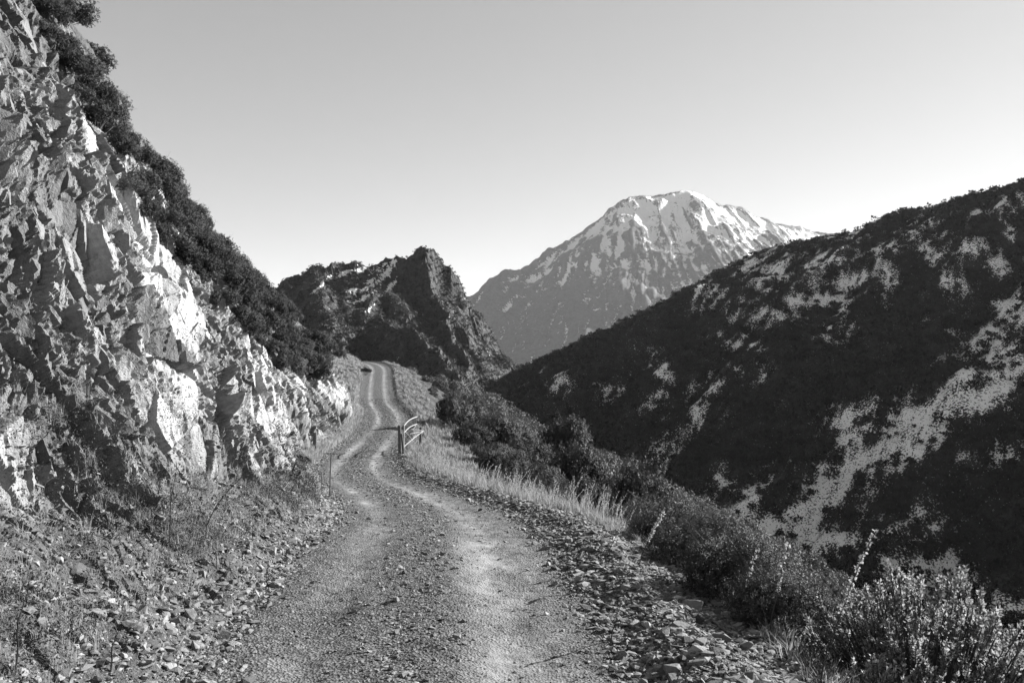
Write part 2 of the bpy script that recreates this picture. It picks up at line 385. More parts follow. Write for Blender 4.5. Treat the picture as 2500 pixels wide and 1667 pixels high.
# bare snow patches on the hill (centre, radii and lean as seen; stored on the ground itself)
SN = [(2010,640,70,22,-30),(2070,690,60,20,-20),(1900,655,60,20,-25),(2160,610,45,18,-20),(2080,575,28,10,-35),(1840,640,40,14,-35),(1740,715,25,22,-30),
 (1985,730,70,16,-15),(1880,700,50,12,-20),(1880,770,55,18,-12),(2060,745,22,45,-5),(2065,790,20,28,-10),(2040,815,28,9,-10),(2165,690,20,30,10),(2290,620,40,14,-20),(2350,600,30,22,-20),
 (2330,690,20,30,-30),(2440,640,24,18,-30),(2470,560,12,40,-15),(2240,560,50,14,-20),(2400,520,40,9,-20),(2470,490,28,16,-30),(1770,825,18,9,-20),(1830,845,20,8,-20),
 (1610,905,14,22,-35),(1600,870,12,16,-30),(1370,925,22,12,-50),(1355,945,14,20,20),(1500,940,24,8,-30),(1490,975,24,7,-35),(1600,970,32,12,-35),(1400,1035,22,7,-30),(1680,1000,24,10,-30),(1610,1090,26,14,25),
 (1640,1110,40,10,-45),(1700,1010,20,60,35),(1740,955,26,16,-10),(1815,905,14,10,40),(1860,915,12,8,10),(2060,1020,50,16,-20),(2100,1050,36,12,-10),(2070,1075,40,10,30),
 (2440,770,45,16,-60),(2410,830,60,26,-45),(2440,880,75,22,-40),(2350,925,45,22,-50),(2290,960,60,14,-40),(2190,1020,60,14,-40),(2330,860,28,16,-30),(2490,760,20,60,10),
 (2250,1010,120,22,-38),(2130,1110,120,30,-38),(2040,1190,110,38,-38),(1960,1260,90,34,-36),(2000,1310,70,26,-25),(2060,1330,40,22,-20),(2330,1010,120,18,-38),(2420,960,90,22,-38),(2480,920,60,22,-35),(2230,1100,100,16,-38),(1880,1280,50,22,-20),(1850,1200,60,16,-40),
 (2340,1130,40,14,-30),(2220,1260,36,14,-30),(2260,1300,40,12,-30),(2170,1390,36,12,-10),(2320,1430,50,34,-20),(2380,1470,50,20,-20),(2270,1380,60,14,0),(2480,1500,20,14,0),(2450,1105,30,20,-20),(1800,1240,40,14,-30),(1750,1180,30,18,-40)]
snow = np.zeros_like(HZ)
hu0, hv0 = hu, hv; hu = hu+34*fbm(A_/5, B_/11, 250, 5, .65); hv = hv+20*fbm(A_/5, B_/11, 255, 5, .65)
for (cx_, cy_, ra, rb_, an) in SN:
    c_, s2 = math.cos(R(an)), math.sin(R(an)); du, dv = hu-cx_, hv-cy_
    e = ((du*c_+dv*s2)/ra)**2+((-du*s2+dv*c_)/rb_)**2
    if cx_ > 1820 and cy_ > 850: e = e*.7
    snow = np.maximum(snow, np.clip(1.25-.95*e, 0, 1)); snow = np.maximum(snow, .38*np.clip(1.5-.30*e, 0, 1))
hu, hv = hu0, hv0
far_side = (B_ > RB_-3)
nz = fbm(A_/6, B_/9, 230, 4)
brk_ = fbm((A_+.25*B_)/1.8, B_/9, 260, 3)
snowf = np.clip(np.minimum(snow, 1)*.72+(.30*nz+.36*brk_)*(snow > .02)+.25*sm(.55, .9, fbm(A_/16, B_/10, 240, 3)), 0, .82)
gx, gb = np.gradient(HZ, .75, .75)
snowf = np.where(far_side & (nz > .1), np.maximum(snowf, .5), snowf)
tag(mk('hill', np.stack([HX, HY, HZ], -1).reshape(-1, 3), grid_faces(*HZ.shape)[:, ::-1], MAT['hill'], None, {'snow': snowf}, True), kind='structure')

# ------------------------------------------------------------------ hills from ridge lines
def skeleton(GX, GY, ridges, base):
    z = np.full(GX.shape, base, float)
    for pts, kl in ridges:
        for (p, q) in zip(pts[:-1], pts[1:]):
            p = np.asarray(p, float); q = np.asarray(q, float); d = q-p; L2 = d[0]**2+d[1]**2+1e-9
            t = np.clip(((GX-p[0])*d[0]+(GY-p[1])*d[1])/L2, 0, 1)
            ds = np.hypot(GX-p[0]-t*d[0], GY-p[1]-t*d[1])
            z = np.maximum(z, p[2]+t*d[2]-kl*ds)
    return z
def ext(p, dx, dy, dz): return (p[0]+dx, p[1]+dy, p[2]+dz)
kx, ky = np.meshgrid(np.arange(-190, 60, .7), np.arange(150, 400, .7), indexing='ij')
pk = P(1019, 584, 330)
rid = [([P(600, 740, 300), P(700, 674, 310), P(765, 643, 318), P(857, 634, 322), P(899, 643, 325), P(925, 634, 327)], .75), ([P(925, 632, 327), P(983, 618, 329), pk], 1.5),
       ([pk, P(1048, 616, 330), P(1071, 640, 330), P(1109, 667, 331), P(1151, 718, 332), P(1167, 752, 333), P(1193, 787, 334), P(1209, 829, 335), P(1232, 862, 337), P(1275, 905, 340), P(1310, 985, 345)], 1.9),
       ([pk, P(1045, 660, 316), P(1090, 745, 300), P(1130, 850, 284), P(1160, 960, 262), P(1170, 1050, 240)], 1.4),
       ([P(1151, 718, 332), P(1170, 830, 320), P(1195, 900, 310), P(1220, 980, 300)], 1.8),
       ([P(925, 632, 327), P(905, 720, 300), P(880, 800, 280), P(850, 870, 262)], .8),
       ([P(925, 740, 262), P(979, 783, 250), P(1033, 813, 240), P(1082, 848, 229), P(1117, 890, 218), P(1140, 945, 206), P(1160, 1010, 190)], 1.5),
       ([P(765, 643, 318), P(800, 740, 280), P(815, 800, 255), P(825, 850, 235), P(840, 900, 215)], .75)]
kz = skeleton(kx+3*fbm(kx/14, ky/14, 300, 3), ky+3*fbm(kx/14, ky/14, 305, 3), rid, -70)
f1, f2, bx_, by_, r1, r2, r3 = voro(kx/9, ky/9, 310)
kz = kz-1.6+1.6*fbm(kx/12, ky/12, 315, 4)+(r1-.5)*1.6+.5*((r2-.5)*bx_*9+(r3-.5)*by_*9)*.5+.5*fbm(kx/3, ky/3, 317, 3)
ku = HU+F*kx/ky; kv = HV-F*kz/ky
SK = [(930,675,50,10,-32),(905,700,40,9,-32),(880,660,16,8,-30),(925,655,30,8,-35),(960,640,16,7,-50),(890,725,30,7,-35),(790,690,12,7,-40),(775,705,18,7,-40),(835,670,24,6,-20),(945,710,24,5,-38),(905,750,14,5,-40),(815,670,14,6,-30),(860,710,14,6,-10),(850,735,10,5,0),(978,617,10,4,-60),(960,690,18,4,-35)]
ksn = np.zeros_like(kz)
for (cx_, cy_, ra, rb_, an) in SK:
    c_, s2 = math.cos(R(an)), math.sin(R(an)); du, dv = ku-cx_, kv-cy_
    e = ((du*c_+dv*s2)/ra)**2+((-du*s2+dv*c_)/rb_)**2; ksn = np.maximum(ksn, .8*np.clip(1.2-.6*e, 0, 1))
ksn = np.clip(ksn*.75+.4*fbm(kx/4, ky/4, 318, 3)*(ksn > .02), 0, 1)
tag(mk('crag_hill', np.stack([kx, ky, kz], -1).reshape(-1, 3), grid_faces(*kz.shape)[:, ::-1], MAT['knob'], None, {'snow': ksn}, False), kind='structure')

# snow mountain, about 3 km off
mx, my = np.meshgrid(np.arange(-900, 2000, 6.0), np.arange(1700, 3900, 6.0), indexing='ij')
sky_m = [(950,860,2600),(1060,785,2700),(1154,715,2800),(1223,664,2880),(1291,632,2940),(1356,595,3000),(1425,551,3060),(1477,519,3100),(1526,487,3140),(1566,478,3170),(1615,473,3190),(1675,462,3200),(1712,475,3230),(1752,500,3260),(1792,502,3300),(1849,529,3350),(1909,553,3400),(1958,555,3450),(1994,563,3480),(2071,572,3500),(2300,640,3500)]
crest = [P(*q) for q in sky_m]
def rib(*p): return [P(*q) for q in p]
mr = [(crest, .76),
      (rib((1675,462,3200),(1714,500,3120),(1765,535,3050),(1817,580,2960),(1897,640,2850),(1950,720,2700)), .95),
      (rib((1606,480,3188),(1604,522,3080),(1640,600,2920),(1690,700,2740),(1730,780,2600)), .85),
      (rib((1604,522,3080),(1570,600,2900),(1545,700,2700),(1520,800,2500)), .85),
      (rib((1540,500,3150),(1520,560,3010),(1470,640,2830),(1430,740,2650),(1400,860,2450)), .85),
      (rib((1425,551,3060),(1400,640,2880),(1370,720,2700),(1340,840,2480)), .8),
      (rib((1291,632,2940),(1290,700,2800),(1270,780,2650),(1240,880,2450)), .8),
      (rib((1223,664,2880),(1195,760,2690),(1180,850,2520)), .8),
      (rib((1752,500,3260),(1800,560,3100),(1850,620,2980)), .8),
      (rib((1640,470,3190),(1660,560,3010),(1720,650,2830),(1790,720,2680)), .85)]
w1 = 30*fbm(mx/180, my/180, 400, 4); w2 = 30*fbm(mx/180+7, my/180, 405, 4)
mz = skeleton(mx+w1, my+w2, mr, -200)
cz = skeleton(mx, my, mr[:1], -300)
low = sm(0, 120, cz-mz+0*mz+np.abs(mz-mz)) if False else 1
mr_ = np.hypot(mx-640, my-3800)+.6*w1; mth = np.arctan2(mx-640+.5*w2, 3800-my)
dc = np.clip((crest[11][2]-mz)/300, 0, 1)
mz = mz+(.06+.94*dc)*((12*ridged(mth*9+.6*fbm(mx/260, my/260, 407, 3), mr_/800, 410, 2)+6*ridged(mth*27, mr_/350, 415, 3))*(.55+.75*sm(-.4, .4, fbm(mx/330, my/330, 409, 2)))-22)+5*(.3+dc)*fbm(mx/30, my/60, 420, 4)+4*(.2+dc)*ridged(mth*62, mr_/160, 422, 3)
# concavity: snow lies in gullies
def blur(A, n):
    for ax in (0, 1):
        c = np.cumsum(np.concatenate([np.repeat(A.take([0], ax), n+1, ax), A, np.repeat(A.take([-1], ax), n, ax)], ax), ax)
        A = (c.take(range(2*n+1, c.shape[ax]), ax)-c.take(range(0, c.shape[ax]-2*n-1), ax))/(2*n+1)
    return A
cc = (blur(mz, 7)-mz)/9; cf = (blur(mz, 2)-mz)/2.5
mv = HV-F*mz/my
hgt = (mz-60)/640
msn = .20+.63*sm(.2, .95, hgt)+.36*np.clip(cc, -1, 1.3)*(.4+.6*sm(.05, .5, hgt))+.10*np.clip(cf, -1.5, 1.5)+.05*fbm(mx/22, my/22, 430, 3)+.15*fbm(mth*95, mr_/110, 432, 3)-.05-.12*sm(.0, .5, fbm(mx/150, my/300, 434, 3))
msn = np.maximum(msn, sm(.87, .99, hgt+.05*fbm(mx/60, my/60, 440, 3)+.05*cc))
tag(mk('snow_mountain', np.stack([mx, my, mz], -1).reshape(-1, 3), grid_faces(*mz.shape)[:, ::-1], MAT['peak'], None, {'snow': np.clip(msn, 0, 1)}, True), kind='structure')
# valley floor far below, out to the horizon
gx0 = np.array([[-9000, -600, -75], [9000, -600, -75], [9000, 12000, -75], [-9000, 12000, -75]], float)
tag(mk('ground', gx0, np.array([[0, 1, 2, 3]]), MAT['slope']), kind='structure')


# ------------------------------------------------------------------ foliage builders
def unit(n, r=rng):
    v = r.normal(size=(n, 3)); return v/np.linalg.norm(v, axis=1)[:, None]
def leaves(p, axis, size, width=.5, r=rng, out=None):
    """rhombic leaves: p base points, axis directions, size lengths"""
    n = len(p); side = np.cross(axis, unit(n, r) if out is None else out+unit(n, r)*.35); side /= np.linalg.norm(side, axis=1)[:, None]+1e-9
    s = size[:, None]; a = p; c = p+axis*s
    bnd = np.cross(axis, side)*s*.12
    b = p+axis*s*.5+side*s*width*.5+bnd; d = p+axis*s*.5-side*s*width*.5+bnd
    v = np.stack([a, b, c, d], 1).reshape(-1, 3); f = np.arange(4*n).reshape(n, 4); return v, f
def tube(pts, rad, n=6):
    pts = np.asarray(pts, float); rad = np.broadcast_to(rad, (len(pts),)); T = np.gradient(pts, axis=0); T /= np.linalg.norm(T, axis=1)[:, None]+1e-9
    up = np.array([0, 0, 1.]) if abs(T[0, 2]) < .9 else np.array([1., 0, 0]); A = np.cross(T, up); A /= np.linalg.norm(A, axis=1)[:, None]+1e-9; B = np.cross(T, A)
    an = np.arange(n)*2*np.pi/n+np.pi/n; ring = (A[:, None]*np.cos(an)[None, :, None]+B[:, None]*np.sin(an)[None, :, None])*rad[:, None, None]+pts[:, None]
    m = len(pts); v = np.concatenate([ring.reshape(-1, 3), pts[:1], pts[-1:]])
    f = []
    for i in range(m-1):
        for j in range(n): f.append((i*n+j, i*n+(j+1) % n, (i+1)*n+(j+1) % n, (i+1)*n+j))
    for j in range(n): f.append((m*n, (j+1) % n, j, m*n)); f.append((m*n+1, (m-1)*n+j, (m-1)*n+(j+1) % n, m*n+1))
    return v, f
def join(parts):
    V_, F_ = [], []; o = 0
    for v, f in parts:
        V_.append(v); F_.append(np.asarray(f)+o); o += len(v)
    F_ = np.concatenate(F_); return np.concatenate(V_), F_
def mkq(name, parts, mat, parent=None, **kw):
    """mesh from tubes and boxes; end fans carry a repeated corner, which is dropped here"""
    v, f = join(parts); me = bpy.data.meshes.new(name)
    me.from_pydata([tuple(a) for a in v], [], [tuple(q) if q[0] != q[3] else tuple(q[:3]) for q in f.tolist()]); me.materials.append(mat)
    o = bpy.data.objects.new(name, me); C.objects.link(o); o.parent = parent; return o
def crown_points(seed, ntw, nl, nlob=12, flat=.85, tw=.14):
    """leaf positions on many short twigs spread over the lobes of a crown about 1 unit in radius"""
    r = np.random.default_rng(seed)
    az = r.uniform(0, 2*np.pi, nlob); rr = .72*np.sqrt(r.uniform(0, 1, nlob)); lc = np.stack([np.cos(az)*rr, np.sin(az)*rr, .35+(1-rr*rr)*flat*r.uniform(.35, .95, nlob)], 1)
    lr = r.uniform(.17, .34, nlob); k = r.choice(nlob, ntw, p=lr**2/np.sum(lr**2)); d = unit(ntw, r); d[:, 2] = d[:, 2]*.8+.15
    rad = lr[k]*(.72+.28*r.uniform(0, 1, ntw)**.5)*(1+.10*r.normal(size=ntw))
    base = lc[k]+d*rad[:, None]; ax = d+np.array([0, 0, .45])+.35*r.normal(size=(ntw, 3)); ax /= np.linalg.norm(ax, axis=1)[:, None]
    keep = base[:, 2] > .05; base, ax = base[keep], ax[keep]; n = len(base)
    f = r.uniform(0, 1, (n, nl, 1)); p = base[:, None]+ax[:, None]*f*tw*r.uniform(.5, 1.6, (n, 1, 1))+r.normal(size=(n, nl, 3))*tw*.16
    dd = d[keep][:, None]*np.ones((1, nl, 1)); la = np.cross(dd, r.normal(size=(n, nl, 3)))+dd*.35; la /= np.linalg.norm(la, axis=2)[..., None]
    tone = np.clip(r.uniform(0, 1, nlob)[k[keep]][:, None]*.5+r.uniform(0, .25, (n, 1))+r.uniform(0, .25, (n, nl)), 0, 1)
    od = np.repeat((d[keep]*.6+.4*ax)[:, None], nl, 1).reshape(-1, 3)
    return p.reshape(-1, 3), la.reshape(-1, 3), tone.ravel(), lc, base, ax, od
def make_shrub(name, seed, ntw, nl, leaf, mat, nlob=12, flat=.85, width=.5, tw=.14, stems=16, twigs=0):
    p, la, tone, lc, base, ax, od = crown_points(seed, ntw, nl, nlob, flat, tw); r = np.random.default_rng(seed+1)
    v, f = leaves(p, la, leaf*r.uniform(.7, 1.3, len(p)), width, r, od)
    root = empty(name, (0, 0, -500)); fo = mk('foliage', v, f, mat, root, {'tone': np.repeat(tone, 4)})
    parts = []
    for q in range(stems):
        c = lc[q % nlob]+r.normal(size=3)*.12; b0 = np.array([r.normal()*.06, r.normal()*.06, -.15])
        mid = b0*.5+c*.5+r.normal(size=3)*.06; parts.append(tube([b0, b0*.7+mid*.3+r.normal(size=3)*.02, mid, c*.75+mid*.25, c], [.022, .018, .013, .008, .004], 4))
    for q in range(twigs):
        k = r.integers(len(base)); b = base[k]; e = b+ax[k]*r.uniform(.12, .4)+r.normal(size=3)*.04; parts.append(tube([b-ax[k]*.15, b, (b+e)/2+r.normal(size=3)*.02, e], [.006, .005, .004, .002], 3))
    st = mkq('stems', parts, MAT['wood'], root)
    kids[root.name] = [fo, st]; return root
protos = {}
protos['mid'] = [make_shrub('shrub', 500+i, 1150, 13, .048, MAT['leaf'], 20+3*i, .9, .62, .08, 14, 30) for i in range(4)]
protos['dark'] = [make_shrub('shrub', 520+i, 1100, 13, .046, MAT['leafdark'], 18+3*i, .85, .6, .09, 14, 50) for i in range(3)]
protos['near'] = [make_shrub('shrub', 540+i, 2600, 13, .030, MAT['leaf'], 26+4*i, .8, .55, .07, 26, 60) for i in range(2)]
used = set()
def place(kind, x, y, z, rad, hgt, label, cat, group, variant=None, lean=0):
    ps = protos[kind]; k = int(rng.integers(len(ps))) if variant is None else variant; p = ps[k]
    if p.name in used: o = copy_tree(p)
    else: o = p; used.add(p.name)
    o.location = (x, y, z); o.scale = (rad*rng.uniform(.9, 1.15), rad*rng.uniform(.9, 1.15), hgt); o.rotation_euler = (rng.normal()*.08, lean+rng.normal()*.08, rng.uniform(0, 6.28))
    tag(o, label, cat, group); return o

rows_of = lambda y: np.interp(y, yy, np.arange(NR))
def llab(kd, px, u, v):
    a = 'large' if px > 62 else ('small' if px < 40 else 'mid sized'); b = 'dark' if kd == 'dark' else 'paler grey'
    z = ('at the top of the rock face, upper left corner' if v < 130 else 'on the rock rim below the upper left corner' if v < 290 else 'above the rock face on the upper left skyline' if v < 440 else
         'above the bright slabs, middle of the left skyline' if v < 570 else 'where the left skyline nears the crag hill' if v < 680 else 'left of the foot of the crag hill' if v < 790 else 'just above the far rock outcrop')
    return f'{a} {b} shrub {z}'
# shrubs on the upper left slope
bv = [-60, 0, 100, 200, 330, 500, 600, 700, 800, 880, 925]; bu = [110, 125, 155, 190, 275, 330, 405, 495, 585, 672, 730]
sv = [-60, 0, 110, 200, 290, 340, 440, 500, 570, 640, 665, 705, 730, 775, 800, 850, 872]; su = [110, 120, 170, 215, 262, 300, 385, 430, 480, 560, 585, 640, 670, 720, 745, 805, 840]
nb = 0
for tries in range(1800):
    v = rng.uniform(-20, 925); ub = np.interp(v, bv, bu); us = np.interp(v, sv, su) if v < 872 else 790
    lo, hi = min(ub, us), max(ub, us)+6
    if v < 330: lo = us-34
    u = rng.uniform(lo, hi); i, j = pick(u, v); p = pt(i, j)
    if p[1] < 12 or p[1] > 122: continue
    r_ = rng.uniform(.5, .8)*np.interp(p[1], [12, 20, 40, 60, 90], [.55, .75, 1.2, 1.5, 1.6])
    if any((p[0]-q[0])**2+(p[1]-q[1])**2+(p[2]-q[2])**2 < (.52*(r_+q[3]))**2 for q in [tuple(x) for x in globals().setdefault('LB', [])]): continue
    LB.append((p[0], p[1], p[2], r_))
    kd = 'dark' if rng.uniform() < .6 else 'mid'; lab = llab(kd, r_*F/p[1], u, v)
    place(kd, p[0]-.1, p[1], p[2]-.25*r_, r_, r_*rng.uniform(.9, 1.3), lab, 'shrub', 'shrubs covering the slope above the rock face', lean=.25)
    if len(LB) > 230: break
for q in range(46):
    y = rng.uniform(15.5, 62); i = int(rows_of(y)); j = nCrest-int(rng.integers(2, 60)); p = V[i, j]; r_ = rng.uniform(.4, .8)*np.interp(y, [15, 25, 60], [.7, 1.0, 1.7])
    kd = 'dark' if rng.uniform() < .6 else 'mid'
    place(kd, p[0]-.1, p[1], p[2]-.25*r_, r_, r_*rng.uniform(.8, 1.2), llab(kd, r_*F/p[1], 0, HV-F*p[2]/p[1]).replace(' shrub ', ' crest shrub '), 'shrub', 'shrubs covering the slope above the rock face', lean=.25)
# shrubs down the right slope
RB = []
def blab(kd, y, s, r_):
    a = 'large' if r_*F/y > 75 else ('small' if r_*F/y < 48 else 'mid sized'); b = 'dark' if kd == 'dark' else 'grey green'; far_ = s > np.interp(y, [7, 20, 40, 62], [6.2, 10, 13, 13])
    z = ('just below the near road edge' if y < 10 else 'on the bank beside the stone berm' if y < 16 else 'behind the line of dry seed stalks' if y < 24 else 'between the seed stalks and the gate' if y < 34 else
         'on the slope beside the open gate' if y < 44 else 'on the slope just beyond the gate' if y < 53 else 'below the far stretch of road')
    return f"{a} {b} shrub {z}, {'well down slope' if far_ else 'near the road'}"
for tries in range(9000):
    y = float(np.exp(rng.uniform(np.log(5), np.log(62)))); s0 = np.interp(y, [5, 8, 10, 14, 20, 25, 38, 50, 62], [3.5, 3.9, 4.5, 5.3, 5.2, 5.6, 6.4, 5.0, 4.6])
    s = s0+rng.uniform(0, 1)**1.3*np.interp(y, [7, 20, 40, 62], [4, 12, 18, 22]); x = np.interp(y, yy, xc)+s
    if x/y > .72: continue
    r_ = rng.uniform(.45, 1.12)*np.interp(y, [7, 15, 30, 60], [.8, 1.3, 1.9, 2.3])*np.interp(s-s0, [0, 2.5], [.6, 1])
    if abs(x-3.2) < 1.0 and y < 7: continue
    if any((x-q[0])**2+(y-q[1])**2 < (.92*(r_+q[2]))**2 for q in RB): continue
    RB.append((x, y, r_)); g = ground(x, y)
    kd = 'near' if y < 13 else ('mid' if rng.uniform() < .75 else 'dark')
    place(kd, g[0], g[1], g[2]-.15*r_, r_, r_*rng.uniform(1.05, 1.7), blab(kd, y, s, r_), 'shrub', 'shrubs on the slope below the road', lean=.1)
    if len(RB) > 190: break

for u, y, r_, h_, lab in ((1800, 7.6, .62, .62, 'dark fine leaved bush behind the verge, left of the glossy shrub'), (1905, 6.7, .5, .55, 'dark bush tucked between the road bank and the large glossy shrub'), (1720, 9.2, .75, .75, 'dense rounded bush behind the big upright slab'),
        (1640, 11.0, .8, .8, 'pale topped bush on the bank above the upright slab'), (1560, 13.5, .8, .8, 'rounded pale bush on the edge of the bank beyond the stone berm')):
    x = (u-HU)/F*y; g = ground(x, y); place('near', x, y, g[2]-.1, r_, h_, lab, 'shrub', 'shrubs on the slope below the road')
# scrub seen as one mass: far slopes (leaf clumps in one mesh)
def scrub(name, pts, rad, nq, leaf, mat, label, squash=.75, seed=0):
    r = np.random.default_rng(seed); n = len(pts); q = np.repeat(np.arange(n), nq); m = len(q)
    nsub = max(4, nq//50); sd = unit(n*nsub, r); sd[:, 2] = np.abs(sd[:, 2])*1.1-.2; k_ = q*nsub+r.integers(nsub, size=m)
    d = unit(m, r); d[:, 2] = np.abs(d[:, 2])*1.1-.3
    p = pts[q]+(sd[k_]*.72+d*(.40*(.8+.2*r.uniform(0, 1, m)))[:, None])*rad[q][:, None]*np.array([1, 1, squash])
    ax = np.cross(d, r.normal(size=(m, 3)))+.3*d; ax /= np.linalg.norm(ax, axis=1)[:, None]
    v, f = leaves(p, ax, leaf*rad[q]**.5*r.uniform(.6, 1.4, m), .6, r, d)
    tone = np.clip(r.uniform(0, 1, n)[q]*.4+r.uniform(0, .35, n*nsub)[k_]+r.uniform(0, .25, m), 0, 1)
    return tag(mk(name, v, f, mat, None, {'tone': np.repeat(tone, 4)}), label, 'scrub', kind='stuff')
# across the gorge
ok = (snowf < .3) | (np.random.default_rng(3).uniform(size=snowf.shape) < .07); ok &= (B_ < RB_+3) & (hu < 2700) & (hv < 1700) & (hu > 1080)
ii = np.argwhere(ok); wts = (1/HY[ii[:, 0], ii[:, 1]])**1.2; wts = wts/wts.sum(); sel = ii[rng.choice(len(ii), 15000, replace=False, p=wts)]
pts = np.stack([HX[sel[:, 0], sel[:, 1]], HY[sel[:, 0], sel[:, 1]], HZ[sel[:, 0], sel[:, 1]]], -1)
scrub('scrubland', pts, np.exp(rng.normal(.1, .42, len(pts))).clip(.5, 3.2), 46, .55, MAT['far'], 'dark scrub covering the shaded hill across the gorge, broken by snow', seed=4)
# crag hill
rad_ = rng.uniform(.5, 1.3, 9000); ii = np.argwhere((ksn < .3) & (ku < 1330) & (ku > 640) & (kv < 1060) & (kz > -45)); gx_, gy_ = np.gradient(kz, .7, .7)
sel = ii[rng.choice(len(ii), 9000, replace=False)]
pts = np.stack([kx[sel[:, 0], sel[:, 1]], ky[sel[:, 0], sel[:, 1]], kz[sel[:, 0], sel[:, 1]]], -1)
scrub('scrubland', pts, rad_, 26, .55, MAT['leaf'], 'low scrub on the pointed crag hill beyond the road', seed=5)
# far part of the road's own valley side
L = []
for tries in range(60000):
    y = float(rng.uniform(14, 146)); s = rng.uniform(4.2, 62); x = np.interp(y, yy, xc)+s
    if y < 62 and s < np.interp(y, [7, 20, 40, 62], [4, 12, 18, 22])+5: continue
    if x/y > .75 or (y > 60 and s < 6.2): continue
    L.append((x, y))
    if len(L) >= 620: break
pts = np.array([ground(*q) for q in L]); LS = np.array([q[0]-np.interp(q[1], yy, xc) for q in L]); scrub('scrubland', pts, rng.uniform(1.1, 3.0, len(pts))*np.interp(LS, [6, 9, 16], [.35, .6, 1]), 1100, .17, MAT['leaf'], 'mass of scrub filling the lower valley side below the road', 1.15, seed=6)

# ------------------------------------------------------------------ stones
def rock_template(seed, flat):
    r = np.random.default_rng(seed)
    import bmesh
    bm = bmesh.new(); pts = r.normal(size=(13, 3)); pts /= np.linalg.norm(pts, axis=1)[:, None]; pts *= r.uniform(.75, 1.0, (13, 1))*np.array([1, r.uniform(.6, .9), flat])
    for p in pts: bm.verts.new(p)
    res = bmesh.ops.convex_hull(bm, input=bm.verts)
    bmesh.ops.delete(bm, geom=[g for g in res['geom_interior'] if isinstance(g, bmesh.types.BMVert)], context='VERTS')
    bmesh.ops.triangulate(bm, faces=bm.faces); bm.verts.index_update()
    v = np.array([q.co[:] for q in bm.verts]); f = np.array([[q.index for q in g.verts] for g in bm.faces]); bm.free(); return v, f
RT = [rock_template(600+i, fl) for i, fl in enumerate([.3, .4, .5, .65, .35, .55, .45, .3])]
def rotmats(n, tiltmax, r):
    yaw = r.uniform(0, 2*np.pi, n); ax = r.uniform(0, 2*np.pi, n); t = r.normal(size=n)*tiltmax
    cy_, sy_ = np.cos(yaw), np.sin(yaw); Z0 = np.zeros(n); O = np.ones(n)
    Rz_ = np.stack([cy_, -sy_, Z0, sy_, cy_, Z0, Z0, Z0, O], -1).reshape(n, 3, 3)
    kx_, ky_ = np.cos(ax), np.sin(ax); c, s_2 = np.cos(t), np.sin(t); C1 = 1-c
    Rt = np.stack([c+kx_*kx_*C1, kx_*ky_*C1, ky_*s_2, kx_*ky_*C1, c+ky_*ky_*C1, -kx_*s_2, -ky_*s_2, kx_*s_2, c], -1).reshape(n, 3, 3)
    return Rt@Rz_
def scatter(name, P_, size, tilt, seed, label, cat):
    r = np.random.default_rng(seed); VV, FF, TT = [], [], []; o = 0; k = r.integers(len(RT), size=len(P_)); tone = np.clip(r.beta(1.6, 2.2, len(P_)), 0, 1)
    for t_, (tv, tf) in enumerate(RT):
        m = k == t_; n = int(m.sum())
        if not n: continue
        Q = rotmats(n, tilt, r); sc3 = size[m][:, None]*r.uniform(.7, 1.25, (n, 3))
        vv = np.einsum('nij,nkj->nki', Q, tv[None]*sc3[:, None])+P_[m][:, None]; VV.append(vv.reshape(-1, 3))
        FF.append((tf[None]+(np.arange(n)*len(tv))[:, None, None]).reshape(-1, 3)+o); TT.append(np.repeat(tone[m], len(tv))); o += n*len(tv)
    return tag(mk(name, np.concatenate(VV), np.concatenate(FF), MAT['stone'], None, {'tone': np.concatenate(TT)}), label, cat, kind='stuff')
def bil(fi, fj):
    i = np.clip(fi.astype(int), 0, NR-2); j = np.clip(fj.astype(int), 0, NC-2); a = (fi-i)[:, None]; b = (fj-j)[:, None]
    return V[i, j]*(1-a)*(1-b)+V[i+1, j]*a*(1-b)+V[i, j+1]*(1-a)*b+V[i+1, j+1]*a*b
def rows_for(y): return np.interp(y, yy, np.arange(NR))
jS = int(np.argmin(np.abs(sr+3.6)))
def sample(n, jlo, jhi, ylo, yhi, r, dens=None):
    y = np.exp(r.uniform(np.log(ylo), np.log(yhi), n)); fi = rows_for(y)
    # spread by true distance across the strip
    fj = r.uniform(jlo, jhi, n); i = fi.astype(int); return y, fi, fj
r_ = np.random.default_rng(90)
# gravel over the road (thinner in the wheel tracks), denser at its edges
y, fi, fj = sample(190000, nS-34, nRd+2, 3.4, 80, r_)
T_ = Tt[fi.astype(int), fj.astype(int)]; trk = track[fi.astype(int), fj.astype(int)]
edge = sm(1.15, 1.7, np.abs(T_)); mid = np.exp(-(T_/.32)**2)
kp = r_.uniform(size=len(y)) < (.13+.87*np.maximum(edge, .75*mid))*(1-.8*trk)
y, fi, fj, edge = y[kp], fi[kp], fj[kp], edge[kp]
sz = np.exp(r_.normal(np.log(.0105), .55, len(y)))*(1+.85*edge)*np.interp(y, [3.4, 12, 34, 80], [.9, 1.25, 2.3, 4.5])
PP = bil(fi, fj); PP[:, 2] += sz*.05
scatter('gravel', PP, np.minimum(sz, .075), .35, 91, 'loose grey gravel lying over the dirt road between its wheel tracks', 'gravel')
